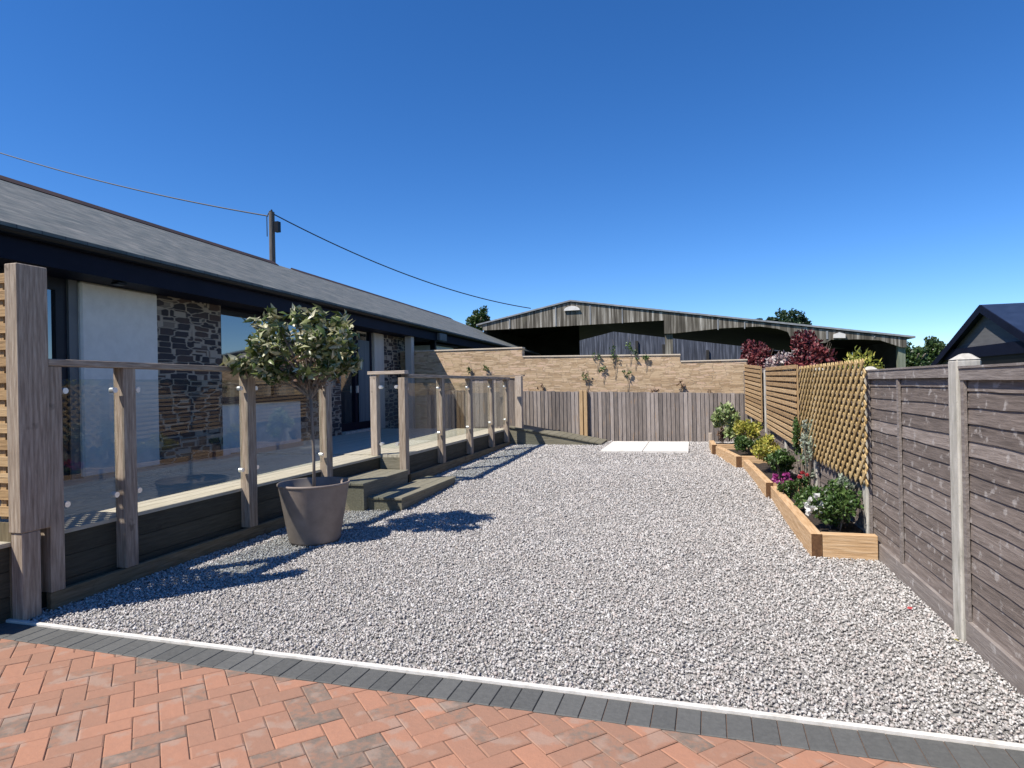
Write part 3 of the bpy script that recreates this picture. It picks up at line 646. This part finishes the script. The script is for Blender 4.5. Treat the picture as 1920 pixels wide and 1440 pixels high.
# ================================================================== PLANTERS
specs = [(.89, .853, 5.6, 8.03, .195, 'pale timber sleeper planter box nearest to the camera, with the white flowering shrub'),
         (.80, .715, 8.05, 10.32, .235, 'sleeper planter box second from the camera, ending by the magenta flowers'),
         (.61, .365, 10.34, 11.88, .285, 'sleeper planter box third from the camera, with yellow green shrubs'),
         (.30, .28, 11.9, 12.75, .315, 'small sleeper planter box farthest from the camera, under the lime variegated bush')]
for (xa, xb, y0, y1, top, lab) in specs:
    p = thing('planter_box', lab, 'planter', ((xa+fx(y0))/2, y0, gz(y0)), group='raised planters along the right fence')
    zb = gz(y0)-.02; th = .085
    MB().hexa([(xa, y0+.002, zb), (xa+th, y0+.002, zb), (xb+th, y1, zb), (xb, y1, zb)], [(xa, y0+.002, top), (xa+th, y0+.002, top), (xb+th, y1, top), (xb, y1, top)]).build('side_sleeper', W['sleepery'], p, bevel=.004)
    MB().box(xa+.003, xa+th-.003, y0-.002, y0+.0015, zb, top-.004).build('sleeper_end', W['endgrain'], p)
    MB().box(xa+th+.001, fx(y0)-.04, y0, y0+th, zb, top-.002).build('end_sleeper', W['sleeperx'], p, bevel=.004)
    s = MB(); n = 14; m = 6
    for i in range(n+1):
        for j in range(m+1):
            yy = y0+th+(y1-y0-th)*i/n; a = xa+(xb-xa)*i/n+th; b = fx(yy)-.032
            s.v.append((a+(b-a)*j/m, yy, top-.055+random.uniform(-.012, .015)))
    for i in range(n):
        for j in range(m): a = i*(m+1)+j; s.f.append((a, a+1, a+m+2, a+m+1))
    s.build('soil', W['soil'], p)
st_ = MB().box(.27, .34, 12.95, 13.02, .1, .44).build('timber_stake', W['palev'], bevel=.006)
tag(st_, 'short pale timber stake beyond the farthest planter box', 'stake')

# ================================================================== PLANTS
def shrub(name, label, c, r, n, size, m, wid=.28, stems=7, flowers=None, clumps=12, group=None, cr=.36, up=.35, shell=.45, cat='shrub', trunk=None):
    zb = c[2]-r[2]
    t = thing(name, label, cat, (c[0], c[1], zb-.02), group=group)
    P, D = cloud(n, c, r, clumps, cr, shell, up)
    P[:, 2] = np.maximum(P[:, 2], zb+.01)
    leaves('foliage', P, D, size, wid, LF[m], t)
    sm_ = MB()
    for k in range(stems):
        a = random.uniform(0, 6.28); q = random.uniform(.3, .8)
        e = Vector((c[0]+math.cos(a)*r[0]*q, c[1]+math.sin(a)*r[1]*q, c[2]+r[2]*random.uniform(.0, .6)))
        b = Vector((c[0]+math.cos(a)*.03, c[1]+math.sin(a)*.03, zb-.03)); mid = (b+e)/2+Vector((0, 0, .06))
        sm_.tube([b, mid, e], [.006, .005, .002], 5)
    sm_.build('stems', W['bark'], t)
    if flowers:
        fm_, fn, fs, fc, fr_ = flowers
        P, D = cloud(fn, fc, fr_, max(4, fn//14), .22, .8, .6)
        leaves('flowers', P, D, fs, .45, LF[fm_], t)
    return t
shrub('flowering_shrub', 'bushy green shrub with white blossom in the near end of the nearest planter', (1.16, 6.05, .33), (.24, .28, .22), 1700, .042, 'green', flowers=('white', 170, .036, (.98, 5.98, .36), (.09, .17, .12)))
shrub('silver_shrub', 'pale silvery plant against the fence behind the white flowering shrub', (1.27, 6.35, .42), (.13, .22, .22), 700, .04, 'silver')
shrub('leafy_shrub', 'low green clump beside the white flowering shrub in the nearest planter', (1.12, 6.85, .26), (.22, .34, .14), 1100, .045, 'green')
shrub('magenta_flower', 'low plant with magenta flowers at the far end of the nearest planter', (.98, 7.62, .25), (.16, .2, .14), 500, .04, 'green', flowers=('magenta', 260, .042, (.93, 7.65, .33), (.13, .18, .09)), cat='flower')
shrub('red_flower', 'small plant with red flowers beside the magenta ones', (1.16, 7.75, .27), (.1, .12, .12), 250, .035, 'green', flowers=('redfl', 60, .04, (1.15, 7.72, .37), (.07, .1, .04)), cat='flower')
shrub('climbing_rose', 'thin grey green climber on the fence under the diamond trellis', (1.25, 7.9, .62), (.1, .5, .42), 900, .04, 'silver', clumps=22, cr=.2, up=.1)
shrub('ivy_climber', 'dark green climber at the lower left end of the diamond trellis', (1.25, 8.5, .72), (.09, .28, .42), 800, .045, 'green', clumps=14, cr=.25)
shrub('yellow_shrub', 'yellow tipped evergreen shrub in the second planter', (1.0, 9.3, .52), (.22, .42, .22), 1700, .05, 'yellow', clumps=16)
shrub('leafy_shrub', 'green mound below the yellow tipped shrub in the second planter', (1.06, 8.75, .38), (.2, .36, .17), 1300, .048, 'green')
shrub('yellow_shrub', 'golden leaved shrub in the third planter under the concrete post', (.86, 11.4, .60), (.24, .4, .24), 1300, .06, 'yellow', clumps=12)
shrub('leafy_shrub', 'dark green shrub in the third planter in front of the golden one', (.82, 10.8, .45), (.24, .38, .17), 1300, .055, 'green')
shrub('variegated_bush', 'large lime and cream variegated bush in the farthest planter', (.60, 12.35, .70), (.28, .38, .34), 1700, .085, 'lime', clumps=18)
shrub('leafy_shrub', 'small dry brownish plant at the farthest planter corner', (.50, 12.75, .43), (.12, .15, .14), 260, .05, 'brown')
# shrubs beyond the right fence
shrub('purple_maple', 'tall dark red leaved bush rising behind the diamond trellis', (1.90, 11.5, 1.72), (.42, .62, .66), 3000, .075, 'red', clumps=22, stems=12)
shrub('purple_maple', 'dark red bush behind the farthest trellis beside the sandy wall', (1.55, 16.3, 1.85), (.48, .8, .62), 2400, .085, 'red', clumps=20, stems=10)
shrub('pink_shrub', 'pale pink and white leaved shrub between the two dark red bushes', (1.56, 12.7, 1.72), (.33, .45, .36), 1000, .07, 'pinkish', clumps=12)
shrub('golden_bush', 'yellow green feathery bush rising just behind the near end of the diamond trellis', (1.95, 8.65, 1.40), (.38, .55, .42), 750, .08, 'yellow', clumps=20, cr=.3, up=.8, wid=.16)

# climbers on the sandy wall
cl = [(1130, 690), (1152, 672), (1175, 700), (1197, 742), (1118, 668), (1228, 735), (1275, 720), (1150, 655), (1210, 668), (1100, 705), (1015, 728), (880, 690), (908, 690), (1330, 745), (1180, 650), (1190, 662)]
def ray(px, py): return fw+rr*((px-960)/F_PX)-uu*((py-720)/F_PX)
wh = ['low', 'middle', 'upper', 'tiny', 'left', 'right']
cl_lab = {0: 'dark sprig of climber above the fence midway along the sandy wall', 1: 'sprig of climber just below the coping near the middle of the wall', 2: 'drooping sprig of climber right of the wall middle',
          3: 'leafy tuft of climber poking above the board fence, largest one', 4: 'thin climber sprig at the coping, left of the tall tufts', 5: 'brown climber tuft on the fence top left of the wall step',
          6: 'reddish climber sprig low on the wall under the step in its top', 7: 'tuft of climber standing above the coping, left of the others', 8: 'climber sprig hanging right of the coping tufts',
          9: 'small climber sprig low on the wall above the golden double post', 10: 'two small brown climber tufts low on the wall beside the board screen', 11: 'green climber sprig on the wall above the far balustrade',
          12: 'thin climber stem on the wall above the board screen', 13: 'tiny climber tuft on the fence top near the right fence', 14: 'feathery tuft standing above the coping, right of the others', 15: 'small bunch of leaves resting on the coping'}
for i, (px, py) in enumerate(cl):
    rv = ray(px, py); k = 14.52/rv.y; P_ = rv*k+Vector((0, 0, EYE))
    h = .10+.09*random.random()+(.1 if i in (1, 2, 7, 14) else 0)
    t = thing('climbing_plant', cl_lab[i], 'climber', (P_.x, 14.55, P_.z-h), group='climbing plants on the sandy wall')
    Pp, D = cloud(26, (P_.x, 14.54, P_.z), (.12, .03, h), 6, .35, .4, .2); leaves('foliage', Pp, D, .06, .3, LF['brown' if i in (5, 6, 10, 13) else 'green'], t)
    MB().tube([(P_.x, 14.585, P_.z-h-.2), (P_.x+.04, 14.57, P_.z-h*.4), (P_.x-.02, 14.57, P_.z+h)], [.006, .005, .003], 5).build('stem', W['bark'], t)

# two fallen leaves by the right fence
for (x, y, m, lab, a) in ((1.25, 4.42, 'redfl', 'small red fallen leaf on the gravel beside the right fence', .5), (1.33, 3.93, 'yellow', 'small yellow fallen leaf on the gravel below the concrete post', 2.1)):
    o = npmesh('fallen_leaf', np.array([(x-.022*math.cos(a), y-.022*math.sin(a), .022), (x-.012*math.sin(a), y+.012*math.cos(a), .028), (x+.024*math.cos(a), y+.024*math.sin(a), .024), (x+.012*math.sin(a), y-.012*math.cos(a), .018), (x, y, .030)]),
               np.array([(0, 1, 4), (1, 2, 4), (2, 3, 4), (3, 0, 4)]), LF[m]); tag(o, lab, 'leaf')
# ---- pot and standard tree
PX, PY = -3.47, 5.29
pot = thing('plant_pot', 'large round taupe plastic pot standing on the gravel', 'pot', (PX, PY, 0))
MB().lathe([(.0, .012), (.225, .012), (.235, .03), (.322, .535), (.324, .54), (.330, .541), (.333, .548), (.333, .558), (.329, .563), (.321, .563), (.317, .555), (.285, .37), (.0, .37)], (PX, PY, 0), 64).build('body', W['taupe'], pot, smooth=True)
MB().lathe([(.287, .385), (.2, .392), (.1, .388), (.0, .395)], (PX, PY, 0), 40).build('soil', W['soil'], pot)
tr = thing('potted_tree', 'small tree with a ball of pale green and cream leaves in the taupe pot', 'tree', (PX, PY, .45))
MB().tube([(PX+.0, PY, .37), (PX+.01, PY-.01, .8), (PX-.005, PY, 1.1), (PX-.02, PY, 1.42)], [.017, .0135, .0125, .016], 10).build('trunk', W['bark'], tr, smooth=True)
cc = Vector((-3.56, 5.32, 1.84)); br = MB(); tips = []
for i in range(70):
    z = random.uniform(-.75, 1); a = random.uniform(0, 6.283); s = math.sqrt(max(0, 1-z*z)); q = random.uniform(.75, 1.0)
    e = cc+Vector((math.cos(a)*s*.53, math.sin(a)*s*.53, z*.41))*q; b = Vector((PX-.02, PY, 1.33+random.random()*.12)); m1 = b+(e-b)*.5+Vector((random.uniform(-.05, .05), random.uniform(-.05, .05), .05))
    br.tube([b, m1, e], [.009, .006, .003], 5); tips.append((m1, e))
e = Vector((-4.05, 5.0, 1.70)); m1 = Vector((-3.8, 5.1, 1.55)); br.tube([Vector((PX, PY, 1.4)), m1, e], [.009, .006, .003], 5)
crown = br.build('branches', W['bark'], tr)
P = []; D = []
for m1, e in tips:
    d = (e-m1).normalized()
    for k in range(38):
        f_ = random.uniform(.25, 1.10)**.75; p = m1+(e-m1)*f_+Vector((random.gauss(0, .032), random.gauss(0, .032), random.gauss(0, .028)))
        a = random.uniform(0, 6.28); dd = d*.5+Vector((math.cos(a)*.8, math.sin(a)*.8, random.uniform(-.8, .75))); P.append(p); D.append(dd)
for k in range(90):
    f_ = random.uniform(.35, 1.0); p = m1*0+Vector((-3.8, 5.1, 1.55)).lerp(Vector((-4.13, 4.97, 1.72)), f_)+Vector((random.gauss(0, .035), random.gauss(0, .035), random.gauss(0, .035)))
    P.append(p); D.append(Vector((random.gauss(-.3, .6), random.gauss(0, .6), random.gauss(-.3, .5))))
leaves('crown', np.array(P), np.array(D), .108, .19, LF['pot'], tr, droop=.3)
P = [];D = []
for k in range(260):
    a = random.uniform(0, 6.28); q = random.uniform(0, .3); P.append((PX-.02+math.cos(a)*q, PY+math.sin(a)*q, random.uniform(1.45, 1.75))); D.append((random.gauss(0, 1), random.gauss(0, 1), random.gauss(-.5, .6)))
leaves('dry_leaves', np.array(P), np.array(D), .06, .2, LF['brown'], tr)

# ================================================================== BARN
barn = thing('open_barn', 'wide open fronted barn with streaked weathered cladding behind the sandy wall', 'barn', (-.6, 28, -.3))
front = [(-9.3, 4.30), (-9.3, 4.02), (-5.18, 4.05), (-1.14, 4.10), (-1.14, 3.53), (-.70, 3.53), (1.2, 3.66), (2.7, 3.67), (3.35, 3.55), (3.75, 3.40), (3.95, 2.95), (5.15, 2.90), (5.35, 3.02), (6.3, 3.0), (7.1, 2.93), (7.85, 2.62), (8.02, 2.62), (8.02, 2.98), (-5.16, 5.10)]
MB().prism([(a, 28, b) for a, b in front], (0, .12, 0)).build('front_cladding', W['barnclad'], barn)
bt = MB()
for x, wd in ((-8.0, .05), (-5.85, .05), (-4.3, .05), (-2.9, .04), (1.05, .05), (5.2, .07), (2.1, .04), (6.9, .04)):
    zt = 5.10-(.193*(-5.16-x) if x < -5.16 else .1608*(x+5.16)); zl = 4.06 if x < -1.14 else (3.6 if x < 3 else 3.05); bt.box(x-wd/2, x+wd/2, 27.975, 27.999, zl, zt-.06)
bt.build('cover_strips', W['barnroof'], barn)
MB().add([(-9.6, 27.93, 4.25), (-5.16, 27.93, 5.13), (8.3, 27.93, 2.97), (8.3, 44, 2.97), (-5.16, 44, 5.13), (-9.6, 44, 4.25),
          (-9.6, 27.93, 4.31), (-5.16, 27.93, 5.20), (8.3, 27.93, 3.04), (8.3, 44, 3.04), (-5.16, 44, 5.20), (-9.6, 44, 4.31)],
         [(1, 0, 5, 4), (2, 1, 4, 3), (6, 7, 10, 11), (7, 8, 9, 10), (0, 1, 7, 6), (1, 2, 8, 7), (3, 4, 10, 9), (4, 5, 11, 10), (2, 3, 9, 8), (5, 0, 6, 11)]).build('roof', W['barnroof'], barn)
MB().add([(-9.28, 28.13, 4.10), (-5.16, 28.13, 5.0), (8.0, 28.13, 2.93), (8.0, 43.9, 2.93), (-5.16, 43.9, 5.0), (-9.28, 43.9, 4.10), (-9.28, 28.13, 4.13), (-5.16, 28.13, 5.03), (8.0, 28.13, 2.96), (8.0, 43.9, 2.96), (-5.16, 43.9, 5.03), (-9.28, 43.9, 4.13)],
         [(1, 0, 5, 4), (2, 1, 4, 3), (6, 7, 10, 11), (7, 8, 9, 10), (0, 1, 7, 6), (1, 2, 8, 7), (3, 4, 10, 9), (4, 5, 11, 10), (2, 3, 9, 8), (5, 0, 6, 11)]).build('roof_shade_sheet', W['bar_in'], barn)  # dark sheet added under the roof to deepen its shade
W['mosspost'] = mat('mossy_post', [(0, (.10, .12, .08)), (1, (.24, .26, .2))], scale=V_, n=2)
MB().box(-1.12, -.80, 28.13, 28.4, -.3, 4.05).build('post', W['barnclad'], barn)
MB().box(7.75, 8.0, 28.13, 28.4, -.3, 2.9).build('post', W['mosspost'], barn)
MB().box(4.3, 4.6, 28.13, 28.4, -.3, 2.95).build('post', W['barnclad'], barn)
for q_ in ((-9.3, -9.15, 28.13, 36.8, -.3, 4.2), (-9.14, -6.2, 36.0, 36.2, -.3, 4.85), (2.5, 7.84, 36.0, 36.2, -.3, 2.99), (7.85, 8.0, 28.41, 35.99, -.3, 2.95)): MB().box(*q_).build('inner_shade_wall', W['bar_in'], barn)  # dark walls added for the black shade in the openings
hs = MB(); 
for k in range(9):
    t = math.pi*k/8; hs.v += [(-5.1+.36*math.cos(t), 27.9, 4.72+.2*math.sin(t)), (-5.1+.36*math.cos(t), 27.97, 4.72+.2*math.sin(t))]
hs.f += [tuple(2*k for k in range(9)), tuple(2*k+1 for k in range(8, -1, -1))]+[(2*k, 2*k+1, 2*k+3, 2*k+2) for k in range(8)]+[(16, 17, 1, 0)]
hs.build('gable_vent', W['slab'], barn)
MB().prism([(5.42, 27.9, 3.08), (5.85, 27.9, 3.06), (5.85, 27.9, 3.22), (5.63, 27.9, 3.30), (5.42, 27.9, 3.22)], (0, .08, 0)).build('white_lamp_box', W['slab'], barn)
bb = thing('added_rear_shed', 'added shed standing in for the barn back wall, sunlit but toned as shade', 'shed', (0, 50, -.3))  # added beyond an open yard so that sun reaches this wall
MB().prism([(-9.5, 50, -.3), (7.0, 50, -.3), (7.0, 50, 4.5), (-6, 50, 6.6), (-9.5, 50, 6.3)], (0, .3, 0)).build('sheet_wall', W['barnback'], bb)
MB().prism([(-9.7, 49.8, 6.3), (-6, 49.8, 6.63), (7.2, 49.8, 4.5), (7.2, 49.8, 4.56), (-6, 49.8, 6.69), (-9.7, 49.8, 6.36)], (0, 6, 0)).build('roof', W['barnroof'], bb)
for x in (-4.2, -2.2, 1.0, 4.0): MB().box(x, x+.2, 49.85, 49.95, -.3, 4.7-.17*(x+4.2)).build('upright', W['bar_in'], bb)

# ================================================================== GARAGE ON THE RIGHT
gr = thing('dark_garage', 'dark navy roofed garage with grey gable beyond the right fence', 'garage', (6, 16, -.3))
XG = 6.0
apz, apy = 2.98, 16.0; hw = 3.3; ez = apz-hw*.405
MB().prism([(XG+.14, apy-hw+.25, -.3), (XG+.14, apy+hw-.25, -.3), (XG+.14, apy+hw-.25, ez+.0), (XG+.14, apy, apz-.13), (XG+.14, apy-hw+.25, ez)], (6, 0, 0)).build('wall', W['clad'], gr)
MB().prism([(XG, apy, apz), (XG, apy+hw, ez), (XG, apy+hw, ez-.05), (XG, apy, apz-.06), (XG, apy-hw, ez-.05), (XG, apy-hw, ez)], (6.5, 0, 0)).build('roof', W['garageroof'], gr)
for s in (-1, 1):
    MB().prism([(XG-.02, apy, apz-.0), (XG-.02, apy+s*hw, ez-.0), (XG-.02, apy+s*hw, ez-.17), (XG-.02, apy, apz-.17)], (.03, 0, 0)).build('bargeboard', W['navy'], gr)
MB().box(XG+.05, XG+.139, apy-hw+.2, apy+hw-.9, 1.86, 2.10).build('door_canopy', W['navy'], gr)
MB().box(XG+.10, XG+.139, apy-hw+.3, apy+hw-1.2, -.3, 1.859).build('garage_door', W['black'], gr)

# ================================================================== POLE AND CABLES
pl = thing('utility_pole', 'dark wooden utility pole standing behind the bungalow roof', 'utility pole', (-17.6, 24, -.3))
MB().tube([(-17.6, 24, -.3), (-17.6, 24, 9.25)], [.16, .12], 12).build('pole', W['pole'], pl)
MB().box(-17.42, -17.22, 23.9, 24.1, 8.35, 8.8).build('junction_box', W['black'], pl)
MB().tube([(-17.85, 24, 8.2), (-17.85, 24, 9.05), (-17.7, 24, 9.3), (-17.6, 24, 9.32)], .02, 6).build('riser_cable', W['cable'], pl)
MB().tube([(-17.6, 24, 9.26), (-17.6, 24, 9.36)], [.05, .03], 8).build('insulator', W['black'], pl)
def cable(label, a, b, sag, r, n=24):
    a, b = Vector(a), Vector(b); m = MB()
    m.tube([a.lerp(b, i/n)-Vector((0, 0, sag*4*(i/n)*(1-i/n))) for i in range(n+1)], r, 6)
    tag(m.build('overhead_cable', W['cable']), label, 'cable')
cable('overhead cable sagging from the upper left sky to the utility pole', (-41, 24, 16.6), (-17.8, 24, 9.1), .5, .03)
cable('overhead cable dropping from the utility pole towards the barn roof', (-17.5, 24, 9.15), (-9.0, 36, 5.92), .6, .026)

# ================================================================== TREES
def tree(label, base, h, crowns, n, size, m, trunk_r=.25, name='leafy_tree'):
    t = thing(name, label, 'tree', base)
    x, y, z = base; tm = MB(); top = crowns[0][0]
    tm.tube([(x, y, z), (x+.1, y, z+h*.35), (top[0], top[1], top[2])], [trunk_r, trunk_r*.7, trunk_r*.25], 8)
    for c, r in crowns:
        for k in range(4):
            a = random.uniform(0, 6.28); tm.tube([(x+.05, y, z+h*.35), (c[0], c[1], c[2]-r[2]*.3), (c[0]+math.cos(a)*r[0]*.7, c[1]+math.sin(a)*r[1]*.7, c[2]+r[2]*.3)], [trunk_r*.4, trunk_r*.25, .04], 6)
    tm.build('trunk', W['bark'], t)
    Ps, Ds = [], []
    for c, r in crowns:
        P, D = cloud(n//len(crowns), c, r, 26, .3, .35, .2); Ps.append(P); Ds.append(D)
    leaves('crown', np.concatenate(Ps), np.concatenate(Ds), size, .35, LF[m], t)
tree('green tree rising between the bungalow roof end and the barn', (-16.9, 50, -.3), 7, [((-17.0, 50, 6.6), (1.3, 1.3, 1.5)), ((-15.5, 50.4, 6.1), (.9, .9, .7))], 5000, .22, 'tree')
tree('dark bushy tree behind the barn roof, right of the middle', (8.3, 60, -.3), 7, [((8.2, 60, 6.7), (1.4, 1.4, 1.3)), ((9.3, 60.4, 6.2), (.7, .7, .9)), ((6.9, 60.2, 6.5), (.8, .8, .7)), ((5.7, 60.2, 6.55), (.55, .5, .55))], 6000, .22, 'pine')
tree('broad green tree beside the barn end post', (12.9, 44, -.3), 4, [((12.9, 44, 2.4), (1.3, 1.3, 1.5)), ((12.4, 43, 1.4), (1.1, 1, .9))], 5200, .2, 'tree')
tree('green tree between the barn and the dark garage', (15.6, 46, -.3), 4, [((14.9, 46, 2.7), (1.5, 1.4, 1.5)), ((16.8, 46, 2.2), (1.5, 1.4, 1.5))], 5200, .2, 'tree')
tree('far dark tree peeping over the right end of the barn roof', (13.0, 58, -.3), 4, [((14.3, 58, 4.3), (1.0, 1, .9)), ((11.9, 58, 3.9), (1.2, 1, .9))], 3000, .22, 'pine')
